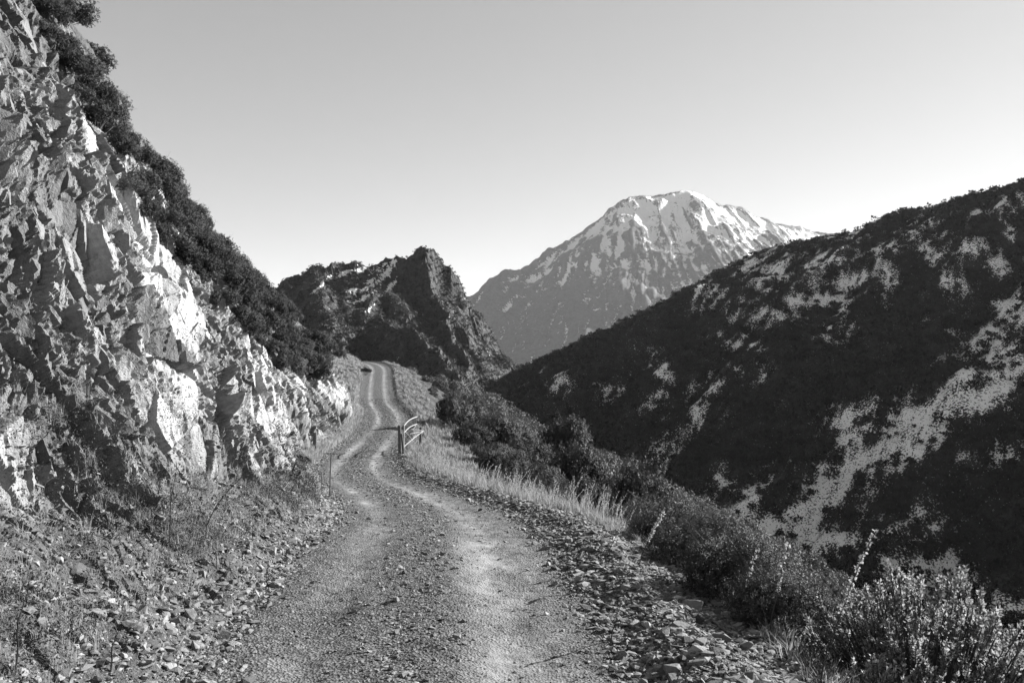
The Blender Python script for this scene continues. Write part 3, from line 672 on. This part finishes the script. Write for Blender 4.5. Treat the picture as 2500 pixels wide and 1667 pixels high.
# shards on the foot of the cliff and the berm
y, fi, fj = sample(90000, nRd-12, nRd+200, 3.2, 40, r_)
dj = (fj-nRd)/190; kp = r_.uniform(size=len(y)) < np.clip(1.05-dj*.75, 0, 1); y, fi, fj, dj = y[kp], fi[kp], fj[kp], dj[kp]
sz = np.exp(r_.normal(np.log(.0115), .72, len(y)))*np.interp(y, [3.4, 12, 40], [.95, 1.2, 2.0]); PP = bil(fi, fj); PP[:, 2] -= sz*.05
scatter('rubble', PP, np.minimum(sz, .085), .5, 92, 'angular stone shards strewn along the foot of the rock face', 'rubble')
y, fi, fj = sample(34000, nS-46, nS+14, 3.4, 30, r_)
cl = fbm(y*1.2, fj*.06, 94, 3); kp = cl > -.25+.4*r_.uniform(size=len(y)); y, fi, fj = y[kp], fi[kp], fj[kp]
sz = np.exp(r_.normal(np.log(.014), .65, len(y)))*np.interp(y, [3.4, 12, 30], [.95, 1.3, 2.0]); PP = bil(fi, fj); PP[:, 2] += sz*.15
scatter('rubble', PP, np.minimum(sz, .09), .5, 93, 'ridge of graded stones along the outer edge of the road', 'rubble')

def stone_mesh(seed, flat):
    r = np.random.default_rng(seed); import bmesh
    bm = bmesh.new(); n = 16; pts = r.normal(size=(n, 3)); pts /= np.linalg.norm(pts, axis=1)[:, None]; pts = np.sign(pts)*np.abs(pts)**.7
    pts *= np.array([1, r.uniform(.6, .85), flat])*.85
    for p in pts: bm.verts.new(p)
    res = bmesh.ops.convex_hull(bm, input=bm.verts); bmesh.ops.delete(bm, geom=[g for g in res['geom_interior'] if isinstance(g, bmesh.types.BMVert)], context='VERTS')
    bmesh.ops.dissolve_limit(bm, angle_limit=R(9), verts=bm.verts, edges=bm.edges)
    bmesh.ops.bevel(bm, geom=bm.edges[:], offset=.03, segments=1, affect='EDGES', clamp_overlap=True)
    bmesh.ops.triangulate(bm, faces=bm.faces); bmesh.ops.subdivide_edges(bm, edges=bm.edges[:], cuts=1, use_grid_fill=True)
    for v_ in bm.verts:
        q = v_.co; d_ = noise(np.array([q.x*2.3+seed]), np.array([q.y*2.3+q.z*3.1]), seed)[0]*.07; v_.co = q*(1+d_)
    me = bpy.data.meshes.new('stone'); bm.to_mesh(me); bm.free(); me.materials.append(MAT['stone'])
    at = me.attributes.new('tone', 'FLOAT', 'POINT'); at.data.foreach_set('value', np.full(len(me.vertices), r.uniform(.35, .9), np.float32)); return me
SM = [stone_mesh(700+i, f_) for i, f_ in enumerate([.35, .45, .6, .4, .7, .3, .5, .55])]
def stone(u, v, px, label, group=None, mesh=None, tilt=.25, up=.15, dims=(1, 1, 1)):
    i, j = pick(u, v); p = pt(i, j); size = px*p[1]/F
    o = bpy.data.objects.new('stone', SM[int(rng.integers(8)) if mesh is None else mesh]); C.objects.link(o)
    o.location = (p[0], p[1], p[2]+size*up); o.scale = tuple(size*d for d in dims); o.rotation_euler = (rng.normal()*tilt, rng.normal()*tilt, rng.uniform(0, 6.28)); tag(o, label, 'stone', group); return o
NSt = [(485,1557,24,'largest pale flat stone at the foot of the bank, bottom left',0),(595,1528,17,'pale rounded slab at the road edge, upper right of the largest flat stone',1),
 (552,1582,13,'small pale block just below the pale slab at the road edge',2),(968,1464,15,'square grey stone block standing in the middle of the road',4),
 (1118,1553,15,'lone dark topped stone lying between the wheel tracks near the camera',2),(1232,1318,7,'small dark stone on the right wheel track',4),
 (1385,1318,17,'square dark stone block on the gravel berm at the right of the road',4),(1345,1326,12,'dark stone beside the square block on the gravel berm',2),
 (715,1322,20,'long flat slab at the left road edge, farthest of the edge slabs',0),(665,1348,22,'dark long slab at the left road edge, below the farthest slab',3),
 (700,1362,13,'small block tucked under the dark long slab at the left road edge',4),(672,1428,18,'dark wedge shaped stone beside the left wheel track',2),
 (465,1495,22,'dark pointed stone at the top of the bottom left rock pile',2),(430,1503,14,'pale leaning stone left of the dark pointed stone',1),
 (345,1580,26,'long dark wedge stone in the pile at the bottom left',3),(310,1525,20,'stacked flat shards left of the pointed stone',0),
 (535,1487,15,'pale shard on the scree right of the pointed stone',5),(1645,1632,30,'largest pale boulder at the bottom right edge of the road',2),
 (1590,1605,20,'flat pale slab just left of the largest boulder at the right road edge',0),(1660,1600,20,'long pale slab behind the largest boulder at the right road edge',5),
 (1505,1492,18,'upright dark shard with a bright edge on the right bank',3),(1690,1478,32,'big dark upright slab on the right bank among the grass',4),
 (1660,1440,26,'mossy boulder above the big upright slab on the right bank',2),(1570,1440,14,'grey stone half buried in the right bank',1),
 (1310,1322,13,'flat dark stone at the left end of the row on the berm',0),(1445,1335,13,'rounded grey stone right of the square berm block',6),
 (957,1655,11,'grey stone at the bottom edge of the photo in mid road',6),(963,1630,14,'brown grey block near the bottom edge left of mid road',2)]
for u, v, px, lab, k_ in NSt: stone(u, v, px, lab, None, k_, .2, .22)
for q in range(150):
    m_ = rng.uniform()
    if m_ < .62:
        v = rng.uniform(1340, 1665); c_ = np.interp(v, [1340, 1665], [700, 560]); u = c_-abs(rng.normal())*np.interp(v, [1340, 1665], [60, 230])+30; lab = 'loose angular stone in the scree at the foot of the left bank'
    elif m_ < .86:
        v = rng.uniform(1300, 1665); u = np.interp(v, [1300, 1400, 1500, 1665], [1370, 1430, 1500, 1620])+rng.normal()*45; lab = 'loose stone on the gravel berm along the right road edge'
    else:
        v = rng.uniform(1380, 1660); u = rng.uniform(850, 1150); lab = 'small loose stone on the road between the wheel tracks'
    if u < 3: continue
    stone(u, v, rng.uniform(6, 14) if m_ < .86 else rng.uniform(4, 8), lab, {'l': 'loose stones by the road'}['l'], None, .35, .15)

# ------------------------------------------------------------------ dry grass and weeds
def blades(P_, h, wdt, lean, r, up=None):
    """curved two-segment blades; lean is a horizontal drift per unit height"""
    n = len(P_); az = r.uniform(0, 2*np.pi, n); s3 = np.stack([np.cos(az), np.sin(az), 0*az], -1)*wdt[:, None]*.5; hh = h[:, None]
    L1 = P_+np.array([0, 0, .55])*hh+lean*hh*.25; L2 = P_+np.array([0, 0, .95])*hh+lean*hh
    v = np.stack([P_-s3, P_+s3, L1-s3*.8, L1+s3*.8, L2-s3*.15, L2+s3*.15], 1).reshape(-1, 3)
    b = (np.arange(n)*6)[:, None]; f = np.concatenate([b+np.array([[0, 1, 3, 2]]), b+np.array([[2, 3, 5, 4]])]); return v, f
def tufts(P_, nb_, hmean, r, spread=.08, width=.006, drift=.45):
    n = len(P_); q = np.repeat(np.arange(n), nb_); m = len(q); hh = hmean[q]*r.uniform(.45, 1.15, m); off = r.normal(size=(m, 3))*spread*np.array([1, 1, 0])*(hmean[q]/.3)[:, None]
    ln_ = off/(spread*(hmean[q]/.3)[:, None]+1e-6)*drift*.6+np.array([-.10, -.06, 0]); ln_[:, 2] = -.12
    v, f = blades(P_[q]+off*.5-np.array([0, 0, .02]), hh, np.full(m, width)*np.maximum(1, P_[q][:, 1]/9), ln_, r); t = np.repeat(np.clip(r.uniform(0, 1, n)[q]*.5+r.uniform(0, .5, m), 0, 1), 6); return v, f, t
def stalks(P_, H_, r, nl=26):
    """seed stalks: a thin stem with small bracts over its upper part"""
    n = len(P_); ln_ = r.normal(size=(n, 3))*.12+np.array([.16, 0, 0]); ln_[:, 2] = 0
    v, f = blades(P_, H_, .006*np.maximum(1, P_[:, 1]/10), ln_, r)
    q = np.repeat(np.arange(n), nl); t = r.uniform(.4, 1, len(q)); p = P_[q]+np.array([0, 0, .95])*(H_[q]*t)[:, None]+ln_[q]*(H_[q]*t**2)[:, None]
    ax = unit(len(q), r); ax[:, 2] = np.abs(ax[:, 2])*.8+.3; sz_ = .022*np.maximum(1, P_[q][:, 1]/14)*r.uniform(.6, 1.3, len(q))
    v2, f2 = leaves(p, ax, sz_, .6, r); return np.concatenate([v, v2]), np.concatenate([f, f2+len(v)]), np.concatenate([r.uniform(.5, 1, len(v)), np.repeat(r.uniform(.55, 1, len(q)), 4)])
def stuff_mesh(name, bits, mat, label, cat):
    V_, F_, T_ = [], [], []; o = 0
    for v, f, t in bits: V_.append(v); F_.append(f+o); T_.append(t); o += len(v)
    return tag(mk(name, np.concatenate(V_), np.concatenate(F_), mat, None, {'tone': np.concatenate(T_)}), label, cat, kind='stuff')
r_ = np.random.default_rng(120)
# right verge: s from 2.3 outward
def verge(n, ylo, yhi, dlo, dhi, r, powr=1.0):
    y = np.exp(r.uniform(np.log(ylo), np.log(yhi), n)); e0 = np.interp(y, [3, 8, 14, 20, 30, 45, 110], [2.55, 2.55, 2.5, 2.3, 2.4, 2.3, 2.1]); s = e0+dlo+(dhi-dlo)*r.uniform(0, 1, n)**powr
    j = np.array([np.interp(-a, Tt[100, :nS+60], np.arange(nS+60)) if False else 0 for a in s[:1]]); jj_ = np.interp(-s, -np.abs(Tt[100, :nRd])*np.where(Tt[100, :nRd] > 0, -1, 1), np.arange(nRd))
    return bil(rows_for(y), jj_)
bits = [tufts(verge(900, 4, 12, .1, 2.2, r_, .8), 12, r_.uniform(.06, .2, 900), r_), tufts(verge(1700, 5, 14, .15, 1.9, r_, .9), 15, r_.uniform(.06, .26, 1700), r_), tufts(verge(1100, 11, 30, 0, 2.6, r_, .8), 16, r_.uniform(.12, .36, 1100), r_), tufts(verge(2200, 14, 120, -.1, 3.0, r_, .9), 14, r_.uniform(.2, .55, 2200), r_, width=.006)]
Pv = verge(420, 13, 34, .1, 1.4, r_); bits.append(stalks(Pv, r_.uniform(.3, .75, 420), r_))
Pv = verge(90, 7, 13, .4, 2.0, r_); bits.append(stalks(Pv, r_.uniform(.2, .5, 90), r_, 34))
stuff_mesh('dry_grass', bits, MAT['grass'], 'pale dry grass and seed stalks along the outer edge of the road', 'grass')
# left: weeds on the talus, thick grass on the far bank
def leftbank(n, ylo, yhi, jlo, jhi, r):
    m = n*4; y = np.exp(r.uniform(np.log(ylo), np.log(yhi), m)); j = r.uniform(jlo, jhi, m); p = bil(rows_for(y), j)
    c = fbm(p[:, 1]*1.1+3, p[:, 0]*1.1+p[:, 2]*1.3, 801, 3)+.25*r.normal(size=m); a_ = np.argsort(-c)[:int(n*.7)]; b_ = r.choice(m, n-len(a_), replace=False); return p[np.concatenate([a_, b_])]
bits = [tufts(leftbank(3000, 3.4, 36, nRd+40, nRd+230, r_), 14, r_.uniform(.05, .2, 3000), r_, width=.003), tufts(leftbank(3200, 56, 125, nRd+2, nRd+240, r_), 12, r_.uniform(.25, .6, 3200), r_),
        tufts(leftbank(900, 33, 60, nRd+2, nRd+150, r_), 14, r_.uniform(.2, .5, 900), r_)]
stuff_mesh('grass', bits, MAT['grass'], 'thin dry grass and weeds growing over the foot of the left bank', 'grass')
def herb(P_, r, sz=.02, n_=26, sp=.07):
    q = np.repeat(np.arange(len(P_)), n_); p = P_[q]+r.normal(size=(len(q), 3))*sp*np.array([1, 1, .5])+np.array([0, 0, .03]); ax = unit(len(q), r); ax[:, 2] = np.abs(ax[:, 2])
    v, f = leaves(p, ax, sz*np.maximum(1, P_[q][:, 1]/10)*r.uniform(.6, 1.4, len(q)), .5, r); return v, f, np.repeat(r.uniform(0, 1, len(q)), 4)
bits = [herb(leftbank(4200, 3.4, 34, nRd+50, nRd+260, r_), r_), herb(verge(1500, 4, 30, .2, 3.2, r_), r_), herb(leftbank(500, 6, 34, nRd+260, nRd+560, r_), r_, .025, 22)]
stuff_mesh('weeds', bits, MAT['leaf'], 'small leafy weeds scattered over the banks on both sides of the road', 'weeds')

# ------------------------------------------------------------------ gate, posts
gp = ground(-5.15, 38.0)
def G3(u, v, d): return P(u, v, d)
zb = gp[2]
hinge = np.array([gp[0], 38.0, zb])
gt = empty('farm_gate', tuple(hinge)); tag(gt, 'pale bent metal gate standing open at the right side of the road', 'gate')
def loc(p): return np.array(p)-hinge
def gp_(f, h, bow=0):      # along the gate (0..1) and height; the gate swings away from the road and is buckled
    return np.array([.04+(.22 if h > .85 else .55)*f-.06*math.sin(math.pi*f)*(1 if h > .85 else .2)+bow, .1+3.3*f, h])
def bar(f0, h0, f1, h1, rad, n=9, arch=0):
    rad *= .8; out = []
    for k_ in range(n):
        t = k_/(n-1); f = f0+(f1-f0)*t; h = h0+(h1-h0)*t+arch*math.sin(math.pi*t); out.append(gp_(f, h))
    return tube(out, rad, 6)
def child(name, parts, mat, par): o = mkq(name, parts, mat, par); return o
child('top_rail', [bar(0, 1.27, 1, 1.50, .034, 12, .05)], MAT['metal'], gt)
child('middle_rail', [bar(0, .93, 1, 1.12, .032, 12, .05)], MAT['metal'], gt)
child('bottom_rail', [bar(0, .28, 1.0, .76, .028, 12, .02)], MAT['metal'], gt)
for k_ in range(9):
    f = .05+k_*.115; child('bar', [tube([gp_(f, .93+.19*f+.05*math.sin(math.pi*f)), gp_(f, 1.27+.23*f+.05*math.sin(math.pi*f))], .012, 5)], MAT['metal'], gt)
for f0, h0, f1, h1 in ((.12, .94, .40, .46), (.92, 1.08, .40, .46), (.95, 1.05, 1.0, .76), (.30, .8, 1.0, .76), (.6, .98, 1.0, .76)): child('brace', [bar(f0, h0, f1, h1, .016, 4)], MAT['metal'], gt)
child('hinge_stile', [tube([gp_(0, .2), gp_(0, 1.32)], .025, 6)], MAT['metal'], gt)
def box(x0, y0, z0, sx, sy, sz, tap=.0, lean=(0, 0)):
    v = np.array([[a, b, c] for c in (0, 1) for a, b in ((-.5, -.5), (.5, -.5), (.5, .5), (-.5, .5))], float); k_ = 1-tap*v[:, 2]
    v = np.stack([x0+v[:, 0]*sx*k_+lean[0]*v[:, 2], y0+v[:, 1]*sy*k_+lean[1]*v[:, 2], z0+v[:, 2]*sz], -1)
    return v, [(0, 3, 2, 1), (4, 5, 6, 7), (0, 1, 5, 4), (1, 2, 6, 5), (2, 3, 7, 6), (3, 0, 4, 7)]
def post(loc_, h, wd, label, lean, name='gate_post', extra=None):
    t = empty(name, tuple(loc_)); tag(t, label, 'post')
    b = child('post_shaft', [tube([(0, 0, -.3), (lean*.3, 0, h*.3), (lean*.7, 0, h*.7), (lean, 0, h), (lean, 0, h+.015)], [wd, wd*1.02, wd*.97, wd*.93, wd*.8], 9)], MAT['post'], t)
    child('wire_staple', [tube([(lean*.8, -wd*1.02, h*.8), (lean*.8, -wd*1.1, h*.78)], .006, 4)], MAT['dark'], t); return t
post(hinge+np.array([-.12, -.05, 0]), 1.28, .085, 'thick dark timber gate post that the open gate hangs from', -.04)
post(hinge+np.array([.14, -.75, 0]), .95, .06, 'thinner leaning post just in front of the gate post', -.10)
post(ground(-4.75, 41.5), 1.05, .075, 'dark post behind the open end of the bent gate', .02)
lp = ground(*P(777, 1110, 37.2)[:2]); lp_ = P(777, 1112, 37.2); lz = ground(lp_[0], 37.2)[2]
t = post((lp_[0], 36.6, lz-.05), 1.12, .1, 'short square dark post against the rock on the left of the road', 0)
child('cross_rail', [box(-.42, 0, .98, .66, .09, .07)], MAT['post'], t)
# steel fence picket in front of it
q = P(803, 1230, 18.5); g = ground(q[0], 18.5); t = empty('fence_picket', tuple(g)); tag(t, 'thin steel picket with a short crossbar standing at the left road edge', 'picket')
child('picket_shaft', [tube([(0, 0, -.2), (.02, 0, .5), (.04, 0, 1.02)], [.014, .013, .012], 5)], MAT['dark'], t)
child('crossbar', [tube([(-.16, .01, 1.0), (.04, 0, 1.01), (.2, .01, .99)], .009, 5)], MAT['dark'], t)
q = P(795, 1210, 19.0); g = ground(q[0]-.1, 19.0); t = empty('fence_picket', tuple(g)); tag(t, 'shorter thin stake left of the steel picket', 'stake')
child('picket_shaft', [tube([(0, 0, -.2), (.01, 0, .3), (.0, 0, .55)], [.009, .008, .008], 5)], MAT['dark'], t)

# dark bush by the far road bend, beside the left wheel track
i, j = pick(893, 908); p = pt(i, j); place('dark', p[0], p[1], p[2], .75, .75, 'small dark bush alone beside the left wheel track at the far bend', 'shrub', None)
i, j = pick(1000, 1000)
place('mid', *ground(-22.0, 129.5), 3.0, 2.6, 'round shrub at the outer edge of the far road bend', 'shrub', None)

# dead stalks in front
def dead_stalk(u, v, d, h, lean, label, nl=60, head=.5):
    i, j = pick(u, v) if d is None else (0, 0); p = pt(i, j) if d is None else ground(P(u, v, d)[0], d); r = np.random.default_rng(int(u*7+v))
    t = empty('dead_stalk', tuple(p)); tag(t, label, 'plant')
    pts = [np.array([lean*h*f**1.5, .02*math.sin(9*f), h*f]) for f in np.linspace(-.05, 1, 8).clip(0)]; pts[0][2] = -.05
    child('stem', [tube(pts, np.linspace(.006, .0025, 8), 5)], MAT['grass'], t)
    if nl < 20: return t
    tt = r.uniform(1-head, 1, nl); pp = np.stack([lean*h*tt**1.5, .02*np.sin(9*tt), h*tt], -1); ax = unit(nl, r); v_, f_ = leaves(pp, ax, np.full(nl, .022)*r.uniform(.7, 1.5, nl), .7, r)
    mk('seed_head', v_, f_, MAT['grass'], t, {'tone': np.repeat(r.uniform(.5, 1, nl), 4)}); return t
dead_stalk(2005, 1660, 5.2, 1.05, .35, 'tall pale dead flower stalk rising before the glossy shrub at bottom right', 150)
dead_stalk(1880, 1600, 6.2, .75, .2, 'pale dead flower stalk left of the tall one before the dark bush')
dead_stalk(1800, 1600, 6.6, .6, .3, 'short pale dead flower stalk at the edge of the right bank')
dead_stalk(1560, 1385, None, .55, .45, 'pale dead stalk standing on the right bank above the stones', 90)
dead_stalk(1480, 1370, None, .4, .5, 'small pale dead stalk at the left of the right bank weeds')
dead_stalk(1495, 1560, None, .35, .3, 'pale stalk on the right bank below the upright shard')
dead_stalk(2260, 1667, 5.0, .55, .3, 'pale dead stalk in front of the glossy shrub at the bottom edge')
for u, v, h, ln_, lab in ((410, 1325, .75, .1, 'thin dark dead stem upright against the lower cliff'), (505, 1290, .6, .7, 'thin dark dead stem leaning right on the lower cliff'), (28, 1640, .5, .15, 'thin pale stem at the left edge of the photo'), (270, 1640, .3, .2, 'short dead stem among the stones at bottom left')):
    dead_stalk(u, v, None, h, ln_, lab, 14)

# glossy shrubs in the foreground: stems fanning out, leaf rosettes at their tips
def glossy(x, y, z, rad, hgt, seed, label, ns=560):
    r = np.random.default_rng(seed); t = empty('glossy_shrub', (x, y, z)); tag(t, label, 'shrub')
    az = r.uniform(0, 2*np.pi, ns); rr = np.sqrt(r.uniform(0, 1, ns))*rad; tip = np.stack([np.cos(az)*rr, np.sin(az)*rr, hgt*(1-.45*(rr/rad)**2)*r.uniform(.72, 1.05, ns)], -1)
    tip *= (1+.09*np.sin(az*5+seed))[:, None]; parts = []
    for k_ in range(ns):
        b0 = np.array([tip[k_, 0]*.06, tip[k_, 1]*.06, -.3]); m_ = tip[k_]*np.array([.45, .45, .42])+r.normal(size=3)*.03
        parts.append(tube([b0, m_, tip[k_]*.8+m_*.2*0+np.array([0, 0, -.02])+(tip[k_]*.2)*np.array([.9, .9, .9]), tip[k_]], [.009, .006, .004, .0025], 4))
    child('stems', parts, MAT['wood'], t)
    nl = 34; q = np.repeat(np.arange(ns*2), nl); tp = np.concatenate([tip, tip+r.normal(size=tip.shape)*.05-np.array([0, 0, .06])]); d = tp-np.array([0, 0, -.2]); d /= np.linalg.norm(d, axis=1)[:, None]
    p = tp[q]-d[q]*r.uniform(0, .12, len(q))[:, None]; ax = d[q]*.8+unit(len(q), r)*.8; ax /= np.linalg.norm(ax, axis=1)[:, None]
    v, f = leaves(p, ax, .034*r.uniform(.7, 1.3, len(q)), .5, r); mk('foliage', v, f, MAT['gloss'], t, {'tone': np.repeat(np.clip(r.uniform(0, 1, len(q)), 0, 1), 4)}); return t
def gz(x, y): return ground(x, y)[2]
glossy(3.05, 6.0, gz(3.05, 6.0)-.1, .95, 1.56, 31, 'large glossy leaved shrub with fanning stems at the bottom right')
glossy(3.95, 5.9, gz(3.95, 5.9)-.1, .75, 1.45, 32, 'glossy leaved shrub cut by the right edge of the photo', 400)
glossy(2.45, 5.3, gz(2.45, 5.3)-.1, .35, .50, 33, 'low glossy leaved shrub under the tall dead stalk', 90)

# ------------------------------------------------------------------ haze
hz = bpy.data.meshes.new('haze'); x0, x1, y0_, y1, z0, z1 = -9100, 9100, -700, 12100, -76, 900
hz.from_pydata([(x0, y0_, z0), (x1, y0_, z0), (x1, y1, z0), (x0, y1, z0), (x0, y0_, z1), (x1, y0_, z1), (x1, y1, z1), (x0, y1, z1)], [], [(0, 3, 2, 1), (4, 5, 6, 7), (0, 1, 5, 4), (1, 2, 6, 5), (2, 3, 7, 6), (3, 0, 4, 7)])
hm = bpy.data.materials.new('haze'); hm.use_nodes = True; hm.node_tree.nodes.clear(); vo = hm.node_tree.nodes.new('ShaderNodeVolumePrincipled'); ho = hm.node_tree.nodes.new('ShaderNodeOutputMaterial')
vo.inputs['Color'].default_value = (.9, .9, .9, 1); vo.inputs['Density'].default_value = .00004; vo.inputs['Anisotropy'].default_value = .1; hm.node_tree.links.new(vo.outputs[0], ho.inputs['Volume']); hz.materials.append(hm)
ho_ = bpy.data.objects.new('haze', hz); C.objects.link(ho_); tag(ho_, 'thin pale haze in the valley air', 'haze', kind='stuff')
